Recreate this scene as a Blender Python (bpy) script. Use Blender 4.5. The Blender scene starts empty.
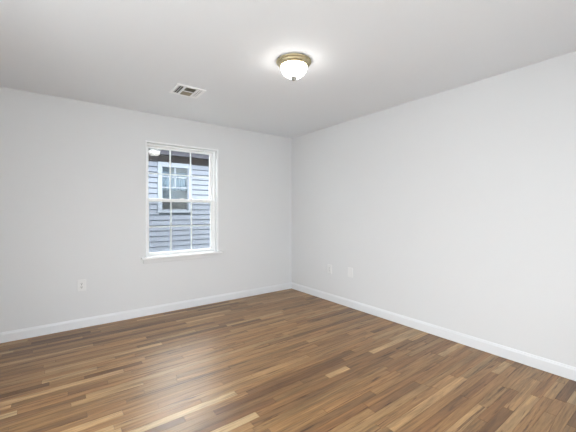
import bpy, bmesh, math, random
from mathutils import Vector, Matrix

S = bpy.context.scene
C = S.collection
R = math.radians

# ------------------------------------------------------------------ camera
FPX = 311.0
YAW = 36.9
CAM_H = 1.257
cam_d = bpy.data.cameras.new('camera')
cam_d.sensor_fit = 'HORIZONTAL'
cam_d.sensor_width = 36.0
cam_d.lens = FPX / 576.0 * 36.0
cam_d.shift_y = -5.0 / 576.0
cam_d.clip_start = 0.02
cam = bpy.data.objects.new('camera', cam_d)
C.objects.link(cam)
cam.location = (0, 0, CAM_H)
cam.rotation_euler = (R(90), 0, R(-YAW))
S.camera = cam

# ------------------------------------------------------------------ world, light levels, exposure
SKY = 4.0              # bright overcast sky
LAMP = 9.0            # ceiling light's glass dome
w = bpy.data.worlds.new('world')
S.world = w
w.use_nodes = True
bg = w.node_tree.nodes['Background']
bg.inputs['Color'].default_value = (0.95, 0.975, 1.0, 1)
# overcast sky with an added bright lobe that makes the window sheen on the floor
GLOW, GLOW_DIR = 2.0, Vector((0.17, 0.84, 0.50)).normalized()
wn, wl = w.node_tree.nodes.new, w.node_tree.links.new
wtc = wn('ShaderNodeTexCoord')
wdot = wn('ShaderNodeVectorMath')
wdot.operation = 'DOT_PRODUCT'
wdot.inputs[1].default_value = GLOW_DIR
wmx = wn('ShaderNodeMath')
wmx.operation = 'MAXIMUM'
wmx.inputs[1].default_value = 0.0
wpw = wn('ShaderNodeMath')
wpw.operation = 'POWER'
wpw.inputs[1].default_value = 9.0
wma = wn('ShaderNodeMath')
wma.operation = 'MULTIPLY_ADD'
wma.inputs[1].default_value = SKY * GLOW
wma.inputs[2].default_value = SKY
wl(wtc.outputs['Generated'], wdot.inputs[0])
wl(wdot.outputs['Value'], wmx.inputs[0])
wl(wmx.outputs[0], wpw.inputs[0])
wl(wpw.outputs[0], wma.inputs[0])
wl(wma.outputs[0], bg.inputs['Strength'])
S.view_settings.view_transform = 'Standard'
S.view_settings.look = 'None'
S.view_settings.exposure = 0.78
S.view_settings.gamma = 1.0
S.view_settings.use_curve_mapping = False

# room: right wall inner face x = RX, window wall inner face y = BY
RX, BY, CZ = 3.083, 4.006, 2.44
LX, FY = -0.80, -0.80


# ------------------------------------------------------------------ mesh helpers
def add_box(bm, a, b, mi=0):
    x0, y0, z0 = [min(a[i], b[i]) for i in range(3)]
    x1, y1, z1 = [max(a[i], b[i]) for i in range(3)]
    v = [bm.verts.new(p) for p in ((x0, y0, z0), (x1, y0, z0), (x1, y1, z0), (x0, y1, z0),
                                   (x0, y0, z1), (x1, y0, z1), (x1, y1, z1), (x0, y1, z1))]
    for q in ((3, 2, 1, 0), (4, 5, 6, 7), (0, 1, 5, 4), (1, 2, 6, 5), (2, 3, 7, 6), (3, 0, 4, 7)):
        f = bm.faces.new([v[i] for i in q])
        f.material_index = mi
    return v


def boxes(*prs):
    bm = bmesh.new()
    for a, b in prs:
        add_box(bm, a, b)
    return bm


def lathe(profile, n=64):
    """closed surface of revolution about z, profile = [(r, z)] top to bottom"""
    bm = bmesh.new()
    rings = []
    for r, z in profile:
        if r < 1e-6:
            rings.append([bm.verts.new((0, 0, z))])
        else:
            rings.append([bm.verts.new((r * math.cos(2 * math.pi * k / n), r * math.sin(2 * math.pi * k / n), z))
                          for k in range(n)])
    for A, B in zip(rings, rings[1:]):
        for k in range(n):
            k2 = (k + 1) % n
            if len(A) == 1 and len(B) == 1:
                continue
            if len(A) == 1:
                bm.faces.new((A[0], B[k2], B[k]))
            elif len(B) == 1:
                bm.faces.new((A[k], A[k2], B[0]))
            else:
                bm.faces.new((A[k], A[k2], B[k2], B[k]))
    bmesh.ops.recalc_face_normals(bm, faces=bm.faces)
    return bm


def extrude_profile(pts, p0, p1, out):
    """pts = [(distance from wall, height)], run from p0 to p1 along a wall, out = unit normal into the room"""
    bm = bmesh.new()
    A, B = [], []
    for d, h in pts:
        A.append(bm.verts.new((p0[0] + out[0] * d, p0[1] + out[1] * d, h)))
        B.append(bm.verts.new((p1[0] + out[0] * d, p1[1] + out[1] * d, h)))
    n = len(pts)
    for i in range(n):
        j = (i + 1) % n
        bm.faces.new((A[i], A[j], B[j], B[i]))
    bm.faces.new(A[::-1])
    bm.faces.new(B)
    bmesh.ops.recalc_face_normals(bm, faces=bm.faces)
    return bm


def obj(name, bm, mats, parent=None, bevel=0.0, smooth=False, loc=None):
    me = bpy.data.meshes.new(name)
    bm.to_mesh(me)
    bm.free()
    for m in (mats if isinstance(mats, (list, tuple)) else [mats]):
        me.materials.append(m)
    o = bpy.data.objects.new(name, me)
    C.objects.link(o)
    if smooth:
        for p in me.polygons:
            p.use_smooth = True
    if loc is not None:
        o.location = loc
    if bevel:
        b = o.modifiers.new('bevel', 'BEVEL')
        b.width = bevel
        b.segments = 2
        b.limit_method = 'ANGLE'
    if parent is not None:
        o.parent = parent
    return o


def struct(name, bm, mats, parent=None, **k):
    o = obj(name, bm, mats, parent, **k)
    if parent is None:
        o['kind'] = 'structure'
    return o


def empty(name, loc, label=None, cat=None, group=None, kind=None):
    o = bpy.data.objects.new(name, None)
    C.objects.link(o)
    o.location = loc
    o.empty_display_size = 0.1
    if label:
        o['label'] = label
        o['category'] = cat
    if group:
        o['group'] = group
    if kind:
        o['kind'] = kind
    return o


# ------------------------------------------------------------------ materials
def mat(name, col, rough=0.6, metal=0.0, spec=0.5, bump=None):
    m = bpy.data.materials.new(name)
    m.use_nodes = True
    nt = m.node_tree
    p = nt.nodes['Principled BSDF']
    p.inputs['Base Color'].default_value = (*col, 1)
    p.inputs['Roughness'].default_value = rough
    p.inputs['Metallic'].default_value = metal
    p.inputs['Specular IOR Level'].default_value = spec
    if bump:
        scale, dist = bump
        tc = nt.nodes.new('ShaderNodeTexCoord')
        n = nt.nodes.new('ShaderNodeTexNoise')
        n.inputs['Scale'].default_value = scale
        n.inputs['Detail'].default_value = 3
        b = nt.nodes.new('ShaderNodeBump')
        b.inputs['Strength'].default_value = 0.25
        b.inputs['Distance'].default_value = dist
        nt.links.new(tc.outputs['Object'], n.inputs['Vector'])
        nt.links.new(n.outputs['Fac'], b.inputs['Height'])
        nt.links.new(b.outputs['Normal'], p.inputs['Normal'])
    return m


M_wall = mat('wall_paint', (0.745, 0.747, 0.755), 0.7, spec=0.25, bump=(140, 0.001))
M_ceil = mat('ceiling_paint', (0.835, 0.853, 0.885), 0.85, spec=0.15, bump=(120, 0.001))
M_trim = mat('trim_paint', (0.92, 0.925, 0.935), 0.35, bump=(60, 0.0003))
M_base = mat('baseboard_paint', (0.80, 0.81, 0.83), 0.4, bump=(60, 0.0003))
M_vinyl = mat('white_vinyl', (0.93, 0.93, 0.93), 0.35, bump=(60, 0.0002))
M_plastic = mat('outlet_plastic', (0.80, 0.80, 0.80), 0.3, bump=(80, 0.0002))
M_dark = mat('dark_slot', (0.03, 0.03, 0.03), 0.6, bump=(80, 0.0002))
M_slot = mat('grey_slot', (0.42, 0.42, 0.42), 0.6, bump=(80, 0.0002))
M_brass = mat('antique_brass', (0.50, 0.43, 0.27), 0.38, metal=0.85, bump=(90, 0.0003))
M_nickel = mat('brushed_nickel', (0.45, 0.44, 0.42), 0.4, metal=0.9, bump=(90, 0.0002))
M_vent = mat('vent_enamel', (0.96, 0.96, 0.97), 0.4, bump=(90, 0.0002))
M_duct = mat('duct_shade', (0.04, 0.036, 0.03), 0.6, metal=0.0, bump=(50, 0.001))
M_tan = mat('tan_slat', (0.36, 0.32, 0.245), 0.6, bump=(50, 0.001))  # tan colour of the vent's middle slats
M_siding = mat('vinyl_siding', (0.228, 0.242, 0.290), 0.6, spec=0.3, bump=(40, 0.001))
M_htrim = mat('house_trim', (0.29, 0.31, 0.36), 0.5, bump=(40, 0.001))
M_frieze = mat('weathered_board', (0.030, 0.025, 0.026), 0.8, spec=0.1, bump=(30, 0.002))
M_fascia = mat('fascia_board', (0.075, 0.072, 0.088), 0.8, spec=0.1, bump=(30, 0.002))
M_shingle = mat('roof_shingles', (0.022, 0.02, 0.02), 0.95, spec=0.05, bump=(80, 0.004))
M_ground = mat('ground_soil', (0.28, 0.29, 0.25), 0.9, bump=(20, 0.02))
M_curtain = mat('lace_curtain', (0.10, 0.155, 0.215), 0.9, bump=(120, 0.004))
M_shade = mat('grey_blue_shade', (0.02, 0.04, 0.062), 0.8, bump=(60, 0.003))
M_hdark = mat('dark_interior_lap_shade', (0.045, 0.055, 0.07), 0.8, bump=(20, 0.002))
M_ext = mat('shade_wall_siding', (0.45, 0.50, 0.56), 0.7, bump=(40, 0.002))
M_bounce = mat('bounce_concrete', (0.60, 0.60, 0.59), 0.9, bump=(20, 0.01))
M_sub = mat('floor_gap', (0.045, 0.028, 0.015), 0.8, bump=(50, 0.0005))


def glass_mat(name, base=0.028):
    m = bpy.data.materials.new(name)
    m.use_nodes = True
    nt = m.node_tree
    nt.nodes.clear()
    out = nt.nodes.new('ShaderNodeOutputMaterial')
    mix = nt.nodes.new('ShaderNodeMixShader')
    tr = nt.nodes.new('ShaderNodeBsdfTransparent')
    tr.inputs['Color'].default_value = (0.97, 0.985, 0.985, 1)
    gl = nt.nodes.new('ShaderNodeBsdfGlossy')
    gl.inputs['Roughness'].default_value = 0.01
    lw = nt.nodes.new('ShaderNodeLayerWeight')
    pw = nt.nodes.new('ShaderNodeMath')
    pw.operation = 'POWER'
    pw.inputs[1].default_value = 5
    ml = nt.nodes.new('ShaderNodeMath')
    ml.operation = 'MULTIPLY_ADD'
    ml.inputs[1].default_value = 1 - base
    ml.inputs[2].default_value = base
    L = nt.links.new
    lw.inputs['Blend'].default_value = 0.5
    L(lw.outputs['Facing'], pw.inputs[0])
    L(pw.outputs[0], ml.inputs[0])
    L(ml.outputs[0], mix.inputs['Fac'])
    L(tr.outputs[0], mix.inputs[1])
    L(gl.outputs[0], mix.inputs[2])
    L(mix.outputs[0], out.inputs['Surface'])
    return m


M_glass = glass_mat('window_glass')


def screen_mat():
    m = bpy.data.materials.new('insect_mesh')
    m.use_nodes = True
    nt = m.node_tree
    p = nt.nodes['Principled BSDF']
    p.inputs['Base Color'].default_value = (0.16, 0.19, 0.22, 1)
    p.inputs['Alpha'].default_value = 0.20
    return m


M_screen = screen_mat()


def dome_mat():
    m = bpy.data.materials.new('frosted_glass_lit')
    m.use_nodes = True
    p = m.node_tree.nodes['Principled BSDF']
    p.inputs['Base Color'].default_value = (0.9, 0.88, 0.8, 1)
    p.inputs['Roughness'].default_value = 0.3
    p.inputs['Emission Color'].default_value = (1.0, 0.98, 0.94, 1)
    p.inputs['Emission Strength'].default_value = LAMP
    return m


M_dome = dome_mat()


def wood_mat():
    m = bpy.data.materials.new('oak_strip_floor')
    m.use_nodes = True
    nt = m.node_tree
    N, L = nt.nodes.new, nt.links.new
    p = nt.nodes['Principled BSDF']
    tc = N('ShaderNodeTexCoord')
    at = N('ShaderNodeAttribute')
    at.attribute_name = 'plank'
    sep = N('ShaderNodeSeparateColor')
    L(at.outputs['Color'], sep.inputs[0])
    # plank-shifted coordinates
    shift = N('ShaderNodeVectorMath')
    shift.operation = 'MULTIPLY_ADD'
    shift.inputs[1].default_value = (37.0, 11.0, 53.0)
    L(at.outputs['Color'], shift.inputs[0])
    L(tc.outputs['Object'], shift.inputs[2])

    def noise(sc, detail=4, rough=0.55, dist=0.0):
        mp = N('ShaderNodeMapping')
        mp.inputs['Scale'].default_value = sc
        L(shift.outputs[0], mp.inputs['Vector'])
        n = N('ShaderNodeTexNoise')
        n.inputs['Scale'].default_value = 1
        n.inputs['Detail'].default_value = detail
        n.inputs['Roughness'].default_value = rough
        n.inputs['Distortion'].default_value = dist
        L(mp.outputs[0], n.inputs['Vector'])
        return n.outputs['Fac']

    def ramp(src, stops):
        r = N('ShaderNodeValToRGB')
        els = r.color_ramp.elements
        while len(els) < len(stops):
            els.new(0.5)
        for e, (pos, c) in zip(els, stops):
            e.position = pos
            e.color = (*c, 1) if isinstance(c, tuple) else (c, c, c, 1)
        L(src, r.inputs[0])
        return r.outputs[0]

    def mul(a, b, fac=1.0):
        x = N('ShaderNodeMix')
        x.data_type = 'RGBA'
        x.blend_type = 'MULTIPLY'
        x.inputs['Factor'].default_value = fac
        L(a, x.inputs['A'])
        L(b, x.inputs['B'])
        return x.outputs['Result']

    tone = ramp(sep.outputs[0], [(0.0, (0.120, 0.058, 0.023)), (0.10, (0.185, 0.094, 0.039)), (0.30, (0.250, 0.133, 0.054)),
                                 (0.68, (0.300, 0.165, 0.069)), (0.88, (0.365, 0.217, 0.098)), (1.0, (0.44, 0.287, 0.145))])
    hue = ramp(sep.outputs[1], [(0.0, (1.03, 0.97, 0.92)), (0.5, (1.0, 1.0, 1.0)), (1.0, (0.95, 1.01, 1.06))])
    c = mul(tone, hue)
    broad = ramp(noise((1.0, 16, 1), 4, 0.55, 1.0), [(0.28, 0.55), (0.45, 0.95), (0.72, 1.35)])
    c = mul(c, broad, 0.9)
    grain = ramp(noise((1.8, 36, 1), 6, 0.66, 1.6), [(0.28, 0.30), (0.44, 0.92), (0.7, 1.5)])
    c = mul(c, grain, 0.8)
    pores = ramp(noise((9, 330, 1), 2, 0.5), [(0.36, 0.55), (0.46, 1.0)])
    c = mul(c, pores, 0.35)
    streak = ramp(noise((1.3, 24, 1), 4, 0.6, 1.4), [(0.0, (0.22, 0.17, 0.14)), (0.33, (0.30, 0.23, 0.19)), (0.40, (1.0, 1.0, 1.0))])
    c = mul(c, streak, 0.9)
    L(c, p.inputs['Base Color'])
    rr = N('ShaderNodeMapRange')
    rr.inputs['To Min'].default_value = 0.30
    rr.inputs['To Max'].default_value = 0.42
    L(noise((2, 60, 1), 3), rr.inputs['Value'])
    L(rr.outputs[0], p.inputs['Roughness'])
    p.inputs['Specular IOR Level'].default_value = 0.45
    b = N('ShaderNodeBump')
    b.inputs['Strength'].default_value = 0.12
    b.inputs['Distance'].default_value = 0.001
    L(noise((4, 120, 1), 3), b.inputs['Height'])
    L(b.outputs['Normal'], p.inputs['Normal'])
    return m


M_wood = wood_mat()

# ------------------------------------------------------------------ room shell
# oak strip floor: strips run parallel to the window wall
rnd = random.Random(4)
bm = bmesh.new()
col = bm.loops.layers.float_color.new('plank')
add_box(bm, (LX - 0.1, FY - 0.1, -0.06), (RX + 0.1, BY + 0.05, -0.003), 1)
STRIP, GAP = 0.0572, 0.0014
y = BY + 0.02
while y > FY - 0.06:
    x = LX - 0.06 - rnd.uniform(0, 0.9)
    while x < RX + 0.03:
        ln = rnd.choice((0.25, 0.35, 0.5, 0.65, 0.8, 1.0, 1.3, 1.6)) * rnd.uniform(0.85, 1.15)
        a, b2 = max(x, LX - 0.05), min(x + ln, RX + 0.05)
        x += ln
        if b2 - a < 0.02:
            continue
        c3 = (rnd.random(), rnd.random(), rnd.random(), 1)
        n0 = len(bm.faces)
        add_box(bm, (a + GAP / 2, y - STRIP + GAP / 2, -0.0032), (b2 - GAP / 2, y - GAP / 2, 0.0), 0)
        bm.faces.ensure_lookup_table()
        for f in bm.faces[n0:]:
            for lp in f.loops:
                lp[col] = c3
    y -= STRIP
struct('floor', bm, [M_wood, M_sub])

bm = boxes(((LX - 0.15, FY - 0.15, CZ), (RX + 0.15, BY + 0.17, CZ + 0.14)))
struct('ceiling', bm, M_ceil)

# window opening in the window wall
WX0, WX1, WZ0, WZ1 = 0.887, 1.787, 0.690, 2.085
WD = 0.172
bm = boxes(((LX - 0.15, BY, -0.4), (WX0, BY + WD, CZ)), ((WX1, BY, -0.4), (RX + 0.15, BY + WD, CZ)),
           ((WX0, BY, -0.4), (WX1, BY + WD, WZ0)), ((WX0, BY, WZ1), (WX1, BY + WD, CZ)))
struct('wall_back', bm, M_wall)
struct('wall_right', boxes(((RX, FY - 0.15, -0.4), (RX + 0.15, BY, CZ))), M_wall)
# the left wall (beside the camera) gets an added, unseen sliding door for fill daylight
DY0, DY1, DZ1 = 0.10, 2.15, 2.10
struct('wall_left', boxes(((LX - 0.15, FY - 0.15, -0.4), (LX, DY0, CZ)), ((LX - 0.15, DY1, -0.4), (LX, BY, CZ)),
                          ((LX - 0.15, DY0, DZ1), (LX, DY1, CZ)), ((LX - 0.15, DY0, -0.4), (LX, DY1, 0.0))), M_wall)
# the front wall, behind the camera, gets an added glazed opening for fill light too
OX0, OX1, OZ0, OZ1 = -0.55, 1.75, 0.35, 2.15
struct('wall_front', boxes(((LX, FY - 0.15, -0.4), (OX0, FY, CZ)), ((OX1, FY - 0.15, -0.4), (RX, FY, CZ)),
                           ((OX0, FY - 0.15, -0.4), (OX1, FY, OZ0)), ((OX0, FY - 0.15, OZ1), (OX1, FY, CZ))), M_wall)

BB = [(0, 0.003), (0.014, 0.003), (0.014, 0.078), (0.0125, 0.084), (0.009, 0.090), (0.0075, 0.097), (0.005, 0.100), (0, 0.100)]
struct('baseboard_back', extrude_profile(BB, (LX, BY), (RX, BY), (0, -1)), M_base)
struct('baseboard_right', extrude_profile(BB, (RX, FY), (RX, BY - 0.014), (-1, 0)), M_base)
struct('baseboard_left', extrude_profile(BB, (LX, DY1), (LX, BY - 0.014), (1, 0)), M_base)
struct('baseboard_front', extrude_profile(BB, (LX + 0.014, FY), (RX - 0.014, FY), (0, 1)), M_base)

# ------------------------------------------------------------------ window_1 : double hung, three over two grilles in each sash
win = empty('window_1', ((WX0 + WX1) / 2, BY, WZ0), kind='structure')
win_inv = Matrix.Translation(win.location).inverted()


def wpart(name, bm, m, parent=None, **k):
    bm.transform(win_inv)
    return obj(name, bm, m, parent or win, **k)


T = 0.017
wpart('casing', boxes(((WX0 - T, BY - 0.012, WZ0 + 0.012), (WX0, BY, WZ1 + T)),
                      ((WX1, BY - 0.012, WZ0 + 0.012), (WX1 + T, BY, WZ1 + T)),
                      ((WX0, BY - 0.012, WZ1), (WX1, BY, WZ1 + T))), M_trim, bevel=0.002)
# stool (inside sill) with horns, apron moulding below
wpart('window_sill', boxes(((WX0 - 0.062, BY - 0.055, WZ0 - 0.008), (WX1 + 0.062, BY, WZ0 + 0.012)),
                           ((WX0, BY, WZ0), (WX1, BY + 0.09, WZ0 + 0.012))), M_trim, bevel=0.004)
wpart('apron', boxes(((WX0 - 0.042, BY - 0.014, WZ0 - 0.062), (WX1 + 0.042, BY, WZ0 - 0.008))), M_wall, bevel=0.003)
# vinyl frame set in the opening
F0, F1 = BY + 0.066, BY + WD + 0.004
ft = 0.020
wpart('window_frame', boxes(((WX0, F0, WZ0 + 0.012), (WX0 + ft, F1, WZ1)), ((WX1 - ft, F0, WZ0 + 0.012), (WX1, F1, WZ1)),
                            ((WX0 + ft, F0, WZ1 - ft), (WX1 - ft, F1, WZ1)),
                            ((WX0 + ft, F0 + 0.01, WZ0 + 0.0), (WX1 - ft, F1, WZ0 + 0.022))), M_vinyl, bevel=0.002)
GX0, GX1 = 0.932, 1.733


def sash(name, y0, y1, z0, z1, g0, g1, tilt):
    sx0, sx1 = WX0 + ft + 0.0005, WX1 - ft - 0.0005
    s = wpart(name, boxes(((sx0, y0, z0), (GX0, y1, z1)), ((GX1, y0, z0), (sx1, y1, z1)),
                          ((GX0, y0, z0), (GX1, y1, g0)), ((GX0, y0, g1), (GX1, y1, z1))), M_vinyl, bevel=0.002)
    ym = (y0 + y1) / 2
    b = bmesh.new()
    mw = 0.008
    for k in (1, 2):
        xx = GX0 + (GX1 - GX0) * k / 3
        add_box(b, (xx - mw, ym - 0.004, g0), (xx + mw, ym + 0.004, g1))
    zz = (g0 + g1) / 2
    add_box(b, (GX0, ym - 0.0035, zz - mw), (GX1, ym + 0.0035, zz + mw))
    wpart('muntin_grille', b, M_vinyl, s)
    for k, (off, tl) in enumerate(((-0.009, tilt[0]), (0.009, tilt[1]))):
        b = boxes(((GX0 - 0.006, -0.0015, g0 - 0.006), (GX1 + 0.006, 0.0015, g1 + 0.006)))
        cz = (g0 + g1) / 2
        b.transform(Matrix.Translation((0, ym + off, cz)) @ Matrix.Translation(((GX0 + GX1) / 2, 0, 0)) @ Matrix.Rotation(R(tl[1]), 4, 'Z') @ Matrix.Rotation(R(tl[0]), 4, 'X') @ Matrix.Translation((-(GX0 + GX1) / 2, 0, 0)) @ Matrix.Translation((0, 0, -cz)))
        wpart('glass_pane', b, M_glass, s)
    return s


up = sash('upper_sash', BY + 0.120, BY + 0.150, 1.372, WZ1 - ft - 0.001, 1.414, 2.043, ((0.05, -0.3), (0.6, -0.6)))
lo = sash('lower_sash', BY + 0.086, BY + 0.116, WZ0 + 0.023, 1.410, 0.742, 1.374, ((0.05, 0.0), (-0.1, 0.0)))
wpart('insect_screen', boxes(((WX0 + ft, BY + WD - 0.014, WZ0 + 0.023), (WX1 - ft, BY + WD - 0.0135, 1.392))), M_screen)
wpart('sash_lock', boxes(((1.305, BY + 0.090, 1.410), (1.365, BY + 0.112, 1.418)), ((1.32, BY + 0.084, 1.418), (1.352, BY + 0.100, 1.424))),
      M_vinyl, lo, bevel=0.002)

# ------------------------------------------------------------------ fill_door : unseen sliding glass door added to the left wall for fill light
door = empty('fill_door', (LX, (DY0 + DY1) / 2, 0.0), kind='structure')
dinv = Matrix.Translation(door.location).inverted()


def dpart(name, bm, m, parent=None, **k):
    bm.transform(dinv)
    return obj(name, bm, m, parent or door, **k)


dpart('fill_door_frame', boxes(((LX - 0.14, DY0, 0), (LX + 0.008, DY0 + 0.04, DZ1)), ((LX - 0.14, DY1 - 0.04, 0), (LX + 0.008, DY1, DZ1)),
                          ((LX - 0.14, DY0 + 0.04, DZ1 - 0.04), (LX + 0.008, DY1 - 0.04, DZ1)),
                          ((LX - 0.14, DY0 + 0.04, 0), (LX - 0.005, DY1 - 0.04, 0.02))), M_vinyl, bevel=0.002)
dm = (DY0 + DY1) / 2
for ya, yb, xa in ((DY0 + 0.041, dm + 0.03, LX - 0.06), (dm - 0.03, DY1 - 0.041, LX - 0.115)):
    pn = dpart('fill_door_panel', boxes(((xa - 0.04, ya, 0.021), (xa, ya + 0.06, DZ1 - 0.041)), ((xa - 0.04, yb - 0.06, 0.021), (xa, yb, DZ1 - 0.041)),
                                   ((xa - 0.04, ya + 0.06, 0.021), (xa, yb - 0.06, 0.10)),
                                   ((xa - 0.04, ya + 0.06, DZ1 - 0.10), (xa, yb - 0.06, DZ1 - 0.041))), M_vinyl, bevel=0.002)
    dpart('glass_pane', boxes(((xa - 0.022, ya + 0.05, 0.09), (xa - 0.018, yb - 0.05, DZ1 - 0.09))), M_glass, pn)

# ------------------------------------------------------------------ fill_window : unseen picture window added behind the camera for fill light
w2 = empty('fill_window', ((OX0 + OX1) / 2, FY, OZ0), kind='structure')
w2i = Matrix.Translation(w2.location).inverted()
om = (OX0 + OX1) / 2
bm = boxes(((OX0, FY - 0.12, OZ0), (OX0 + 0.05, FY - 0.05, OZ1)), ((OX1 - 0.05, FY - 0.12, OZ0), (OX1, FY - 0.05, OZ1)),
           ((OX0 + 0.05, FY - 0.12, OZ0), (OX1 - 0.05, FY - 0.05, OZ0 + 0.05)), ((OX0 + 0.05, FY - 0.12, OZ1 - 0.05), (OX1 - 0.05, FY - 0.05, OZ1)),
           ((om - 0.03, FY - 0.12, OZ0 + 0.05), (om + 0.03, FY - 0.05, OZ1 - 0.05)))
bm.transform(w2i)
obj('window_frame', bm, M_vinyl, w2, bevel=0.002)
bm = boxes(((OX0 + 0.04, FY - 0.088, OZ0 + 0.04), (om - 0.02, FY - 0.084, OZ1 - 0.04)), ((om + 0.02, FY - 0.088, OZ0 + 0.04), (OX1 - 0.04, FY - 0.084, OZ1 - 0.04)))
bm.transform(w2i)
obj('glass_pane', bm, M_glass, w2)

# ------------------------------------------------------------------ ceiling light
LXY = (1.512, 1.937)
cl = empty('ceiling_light', (LXY[0], LXY[1], CZ),
           'lit flush-mount ceiling light with brass ring and white glass bowl', 'ceiling light')
pan = lathe([(0, 0), (0.128, 0), (0.137, -0.005), (0.1385, -0.011), (0.134, -0.017), (0.126, -0.020), (0.124, -0.026),
             (0.121, -0.033), (0.113, -0.037), (0.111, -0.043), (0.104, -0.045), (0.100, -0.041), (0, -0.041)], 96)
obj('mounting_ring', pan, M_brass, cl, smooth=True)
dome = lathe([(0.0995, -0.040), (0.1025, -0.048), (0.103, -0.055), (0.101, -0.066), (0.096, -0.079), (0.087, -0.093),
              (0.075, -0.106), (0.060, -0.118), (0.043, -0.127), (0.025, -0.132), (0.0, -0.134)], 96)
obj('glass_bowl', dome, M_dome, cl, smooth=True)
fin = lathe([(0, -0.124), (0.027, -0.124), (0.029, -0.132), (0.023, -0.138), (0.013, -0.141), (0.015, -0.147), (0.011, -0.153),
             (0.0, -0.156)], 32)
obj('finial', fin, M_nickel, cl, smooth=True)

# ------------------------------------------------------------------ ceiling vent (three way register)
VX, VY = 1.048, 3.045
HX, HY = 0.140, 0.132
cv = empty('ceiling_vent', (VX, VY, CZ), 'white metal three-way air vent in the ceiling above the window', 'air vent')
fl = 0.026
zb = -0.010
bm = boxes(((-HX, -HY, zb), (HX, -HY + fl, -0.0005)), ((-HX, HY - fl, zb), (HX, HY, -0.0005)),
           ((-HX, -HY + fl, zb), (-HX + fl, HY - fl, -0.0005)), ((HX - fl, -HY + fl, zb), (HX, HY - fl, -0.0005)))
for xx in (-0.052, 0.062):
    add_box(bm, (xx - 0.007, -HY + fl, zb), (xx + 0.007, HY - fl, -0.001))
add_box(bm, (-0.045, -0.004, zb), (0.055, 0.004, -0.001))
obj('frame', bm, M_vent, cv, bevel=0.0015)
obj('duct_shade_sheet', boxes(((-HX + 0.02, -HY + 0.02, -0.0016), (HX - 0.02, HY - 0.02, -0.0006))), M_duct, cv)  # flat dark sheet in place of the shade inside the duct


def slat(x0, y0, x1, y1, ang, m=None):
    """slat centred on segment, width 0.015, tilted"""
    b = bmesh.new()
    along_y = abs(y1 - y0) > abs(x1 - x0)
    ln = abs(y1 - y0) if along_y else abs(x1 - x0)
    wd = 0.013
    if along_y:
        add_box(b, (-wd / 2, -ln / 2, -0.0006), (wd / 2, ln / 2, 0.0006))
        b.transform(Matrix.Rotation(R(ang), 4, 'Y'))
    else:
        add_box(b, (-ln / 2, -wd / 2, -0.0006), (ln / 2, wd / 2, 0.0006))
        b.transform(Matrix.Rotation(R(ang), 4, 'X'))
    b.transform(Matrix.Translation(((x0 + x1) / 2, (y0 + y1) / 2, -0.0068)))
    obj('slat', b, m or M_vent, cv)


iy = HY - fl
for k in range(3):
    slat(-0.106 + 0.020 * k, -iy, -0.106 + 0.020 * k, iy, -38)
    slat(0.078 + 0.0185 * k, -iy, 0.078 + 0.0185 * k, iy, 4)
for k in range(5):
    slat(-0.045, 0.017 + 0.019 * k, 0.055, 0.017 + 0.019 * k, -38, M_tan)
    slat(-0.045, -0.017 - 0.019 * k, 0.055, -0.017 - 0.019 * k, 38, M_tan)


# ------------------------------------------------------------------ wall outlets
def outlet(name, loc, rz, label, cat, kind, m_slot):
    """plate lies in local xz, facing local -y"""
    e = empty(name, loc, label, cat, 'cover plates low on the walls')
    e.rotation_euler = (0, 0, rz)
    obj('cover_plate', boxes(((-0.041, -0.007, -0.062), (0.041, 0.0, 0.062))), M_plastic, e, bevel=0.003)
    if kind == 'duplex':
        for s in (-1, 1):
            b = bmesh.new()
            bmesh.ops.create_cone(b, cap_ends=True, segments=32, radius1=0.0165, radius2=0.0155, depth=0.004)
            b.transform(Matrix.Translation((0, -0.0075, s * 0.0195)) @ Matrix.Rotation(R(90), 4, 'X'))
            rc = obj('receptacle', b, M_plastic, e)
            zc = s * 0.0195
            obj('slot', boxes(((-0.0075, -0.0102, zc - 0.002), (-0.0042, -0.0093, zc + 0.0085)),
                              ((0.0042, -0.0102, zc - 0.001), (0.0075, -0.0093, zc + 0.0075)),
                              ((-0.0032, -0.0102, zc - 0.0105), (0.0032, -0.0093, zc - 0.0050))), m_slot, rc)
        b = bmesh.new()
        bmesh.ops.create_cone(b, cap_ends=True, segments=16, radius1=0.0035, radius2=0.003, depth=0.002)
        b.transform(Matrix.Translation((0, -0.0068, 0)) @ Matrix.Rotation(R(90), 4, 'X'))
        obj('screw', b, M_nickel, e)
    else:
        for s in (-1, 1):
            b = bmesh.new()
            bmesh.ops.create_cone(b, cap_ends=True, segments=16, radius1=0.0035, radius2=0.003, depth=0.002)
            b.transform(Matrix.Translation((0, -0.0068, s * 0.030)) @ Matrix.Rotation(R(90), 4, 'X'))
            obj('screw', b, M_plastic, e)
    return e


outlet('wall_outlet', (0.233, BY, 0.458), 0, 'white duplex power outlet on the window wall, left of the window', 'outlet', 'duplex', M_dark)
outlet('wall_outlet', (RX, 3.130, 0.445), R(-90), 'white outlet on the right wall, the one nearer the room corner', 'outlet', 'duplex', M_slot)
outlet('blank_plate', (RX, 2.750, 0.457), R(-90), 'white flat cover plate on the right wall, farther from the corner', 'cover plate', 'blank', M_slot)

# ------------------------------------------------------------------ outside: added upper wall and eave, bounce ground, ground strip and the neighbouring house
struct('shade_wall_upper', boxes(((LX - 0.15, BY, CZ + 0.14), (RX + 0.15, BY + WD, 5.1)), ((LX - 0.6, BY - 0.3, 5.1), (RX + 0.6, BY + WD + 0.40, 5.25))), M_ext)  # unseen storey and eave added to keep sky light off the neighbour's siding
struct('bounce_ground', boxes(((-14, -10, -0.30), (LX - 0.15, BY + WD, -0.12)), ((LX - 0.15, -10, -0.30), (12, FY - 0.15, -0.12))), M_bounce)  # unseen pale slab added to bounce daylight up to the ceiling
struct('ground', boxes(((-14, BY + WD, -0.55), (18, 22, -0.4))), M_ground)

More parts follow.
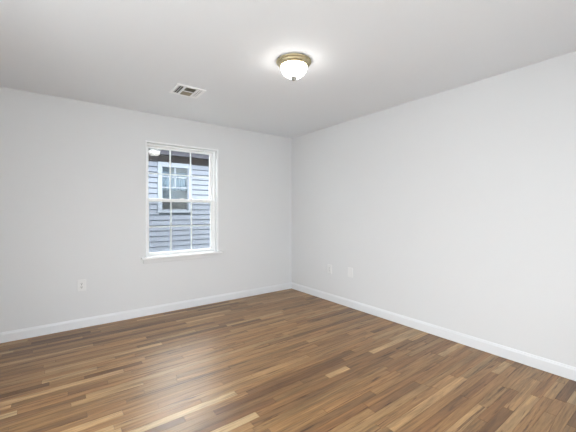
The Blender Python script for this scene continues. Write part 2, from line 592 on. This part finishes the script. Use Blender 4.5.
NY = 7.7
nb = empty('neighbouring_house', (1.8, NY, -0.4),
           'pale blue neighbouring house with lap siding and dark eave seen through the window', 'house')
nb_inv = Matrix.Translation(nb.location).inverted()


def npart(name, bm, m, parent=None, **k):
    bm.transform(nb_inv)
    return obj(name, bm, m, parent or nb, **k)


NX0, NX1 = -4.0, 11.0
WNX0, WNX1, WNZ0, WNZ1 = 1.939, 2.759, 1.216, 2.421     # outer trim of the neighbour's window
EX = 0.1257
bm = bmesh.new()


def course(x0, x1, zb):
    pr = [(0.0, zb + EX - 0.020), (-0.008, zb + EX - 0.020), (-0.028, zb), (0.0, zb)]  # gap above each course shows the dark body as a lap shadow line
    A = [bm.verts.new((x0, NY + d, z)) for d, z in pr]
    B = [bm.verts.new((x1, NY + d, z)) for d, z in pr]
    for i in range(4):
        j = (i + 1) % 4
        bm.faces.new((A[i], A[j], B[j], B[i]))
    bm.faces.new(A[::-1])
    bm.faces.new(B)


z = 2.304 - EX * 22
while z < 2.42:
    if z + EX > WNZ0 + 0.02 and z < WNZ1 - 0.02:
        course(NX0, WNX0 + 0.03, z)
        course(WNX1 - 0.03, NX1, z)
    else:
        course(NX0, NX1, z)
    z += EX
bmesh.ops.recalc_face_normals(bm, faces=bm.faces)
npart('siding', bm, M_siding)
npart('house_body', boxes(((NX0, NY, -0.4), (WNX0 + 0.05, NY + 0.12, 2.70)), ((WNX1 - 0.05, NY, -0.4), (NX1, NY + 0.12, 2.70)),
                          ((WNX0 + 0.05, NY, -0.4), (WNX1 - 0.05, NY + 0.12, WNZ0 + 0.05)),
                          ((WNX0 + 0.05, NY, WNZ1 - 0.05), (WNX1 - 0.05, NY + 0.12, 2.70)),
                          ((NX0, NY + 0.6, -0.4), (NX1, NY + 0.7, 2.85))), M_hdark)
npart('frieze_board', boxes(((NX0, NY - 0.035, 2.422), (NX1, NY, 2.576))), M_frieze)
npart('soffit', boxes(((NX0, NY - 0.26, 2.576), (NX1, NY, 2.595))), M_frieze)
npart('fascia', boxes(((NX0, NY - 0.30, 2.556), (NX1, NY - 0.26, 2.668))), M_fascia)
# shingled roof, rising away from us
bm = bmesh.new()
pts = [(NY - 0.37, 2.668), (NY - 0.37, 2.696), (NY + 3.6, 3.90), (NY + 3.6, 3.86)]
A = [bm.verts.new((NX0 - 0.2, a, b)) for a, b in pts]
B = [bm.verts.new((NX1 + 0.2, a, b)) for a, b in pts]
for i in range(4):
    j = (i + 1) % 4
    bm.faces.new((A[i], A[j], B[j], B[i]))
bm.faces.new(A[::-1])
bm.faces.new(B)
bmesh.ops.recalc_face_normals(bm, faces=bm.faces)
npart('roof', bm, M_shingle)

# neighbour's window
tx = 0.095
nw = npart('window', boxes(((WNX0, NY - 0.035, WNZ0 + 0.05), (WNX0 + tx, NY + 0.06, WNZ1)), ((WNX1 - tx, NY - 0.035, WNZ0 + 0.05), (WNX1, NY + 0.06, WNZ1)),
                           ((WNX0 + tx, NY - 0.035, WNZ1 - 0.11), (WNX1 - tx, NY + 0.06, WNZ1)),
                           ((WNX0 - 0.02, NY - 0.05, WNZ0), (WNX1 + 0.02, NY + 0.06, WNZ0 + 0.05))), M_htrim, bevel=0.003)
gx0, gx1, gz0, gz1, mz = WNX0 + tx, WNX1 - tx, WNZ0 + 0.05, WNZ1 - 0.11, 1.826
cx = (gx0 + gx1) / 2
zz = mz + (gz1 - mz) * 0.52
npart('sash', boxes(((gx0, NY + 0.0, mz - 0.018), (gx1, NY + 0.04, mz + 0.014)), ((cx - 0.014, NY + 0.01, mz), (cx + 0.014, NY + 0.03, gz1)),
                    ((gx0, NY + 0.01, zz - 0.014), (gx1, NY + 0.03, zz + 0.014)),
                    ((gx0, NY + 0.01, gz0), (gx1, NY + 0.03, gz0 + 0.03)), ((gx0, NY + 0.01, gz0), (gx0 + 0.02, NY + 0.03, gz1)), ((gx1 - 0.02, NY + 0.01, gz0), (gx1, NY + 0.03, gz1))), M_htrim, nw)
npart('glass_pane', boxes(((gx0, NY + 0.018, gz0), (gx1, NY + 0.022, gz1))), M_glass, nw)
# lace curtain with folds behind the upper half, shade behind the lower half
bm = bmesh.new()
n = 60
rows = []
for zc in (gz1 - 0.11, 1.78):
    rows.append([bm.verts.new((gx0 + (gx1 - gx0) * i / n, NY + 0.07 + 0.006 * math.sin(i * 0.9), zc - (0.03 * abs(math.sin(i * 0.16)) if zc < 1.9 else 0)))
                 for i in range(n + 1)])
for i in range(n):
    bm.faces.new((rows[0][i], rows[0][i + 1], rows[1][i + 1], rows[1][i]))
cu = npart('curtain', bm, M_curtain, nw, smooth=True)
sm = cu.modifiers.new('solid', 'SOLIDIFY')
sm.thickness = 0.002
npart('shade', boxes(((gx0 - 0.02, NY + 0.10, gz0 - 0.02), (gx1 + 0.02, NY + 0.104, gz1 + 0.02))), M_shade, nw)
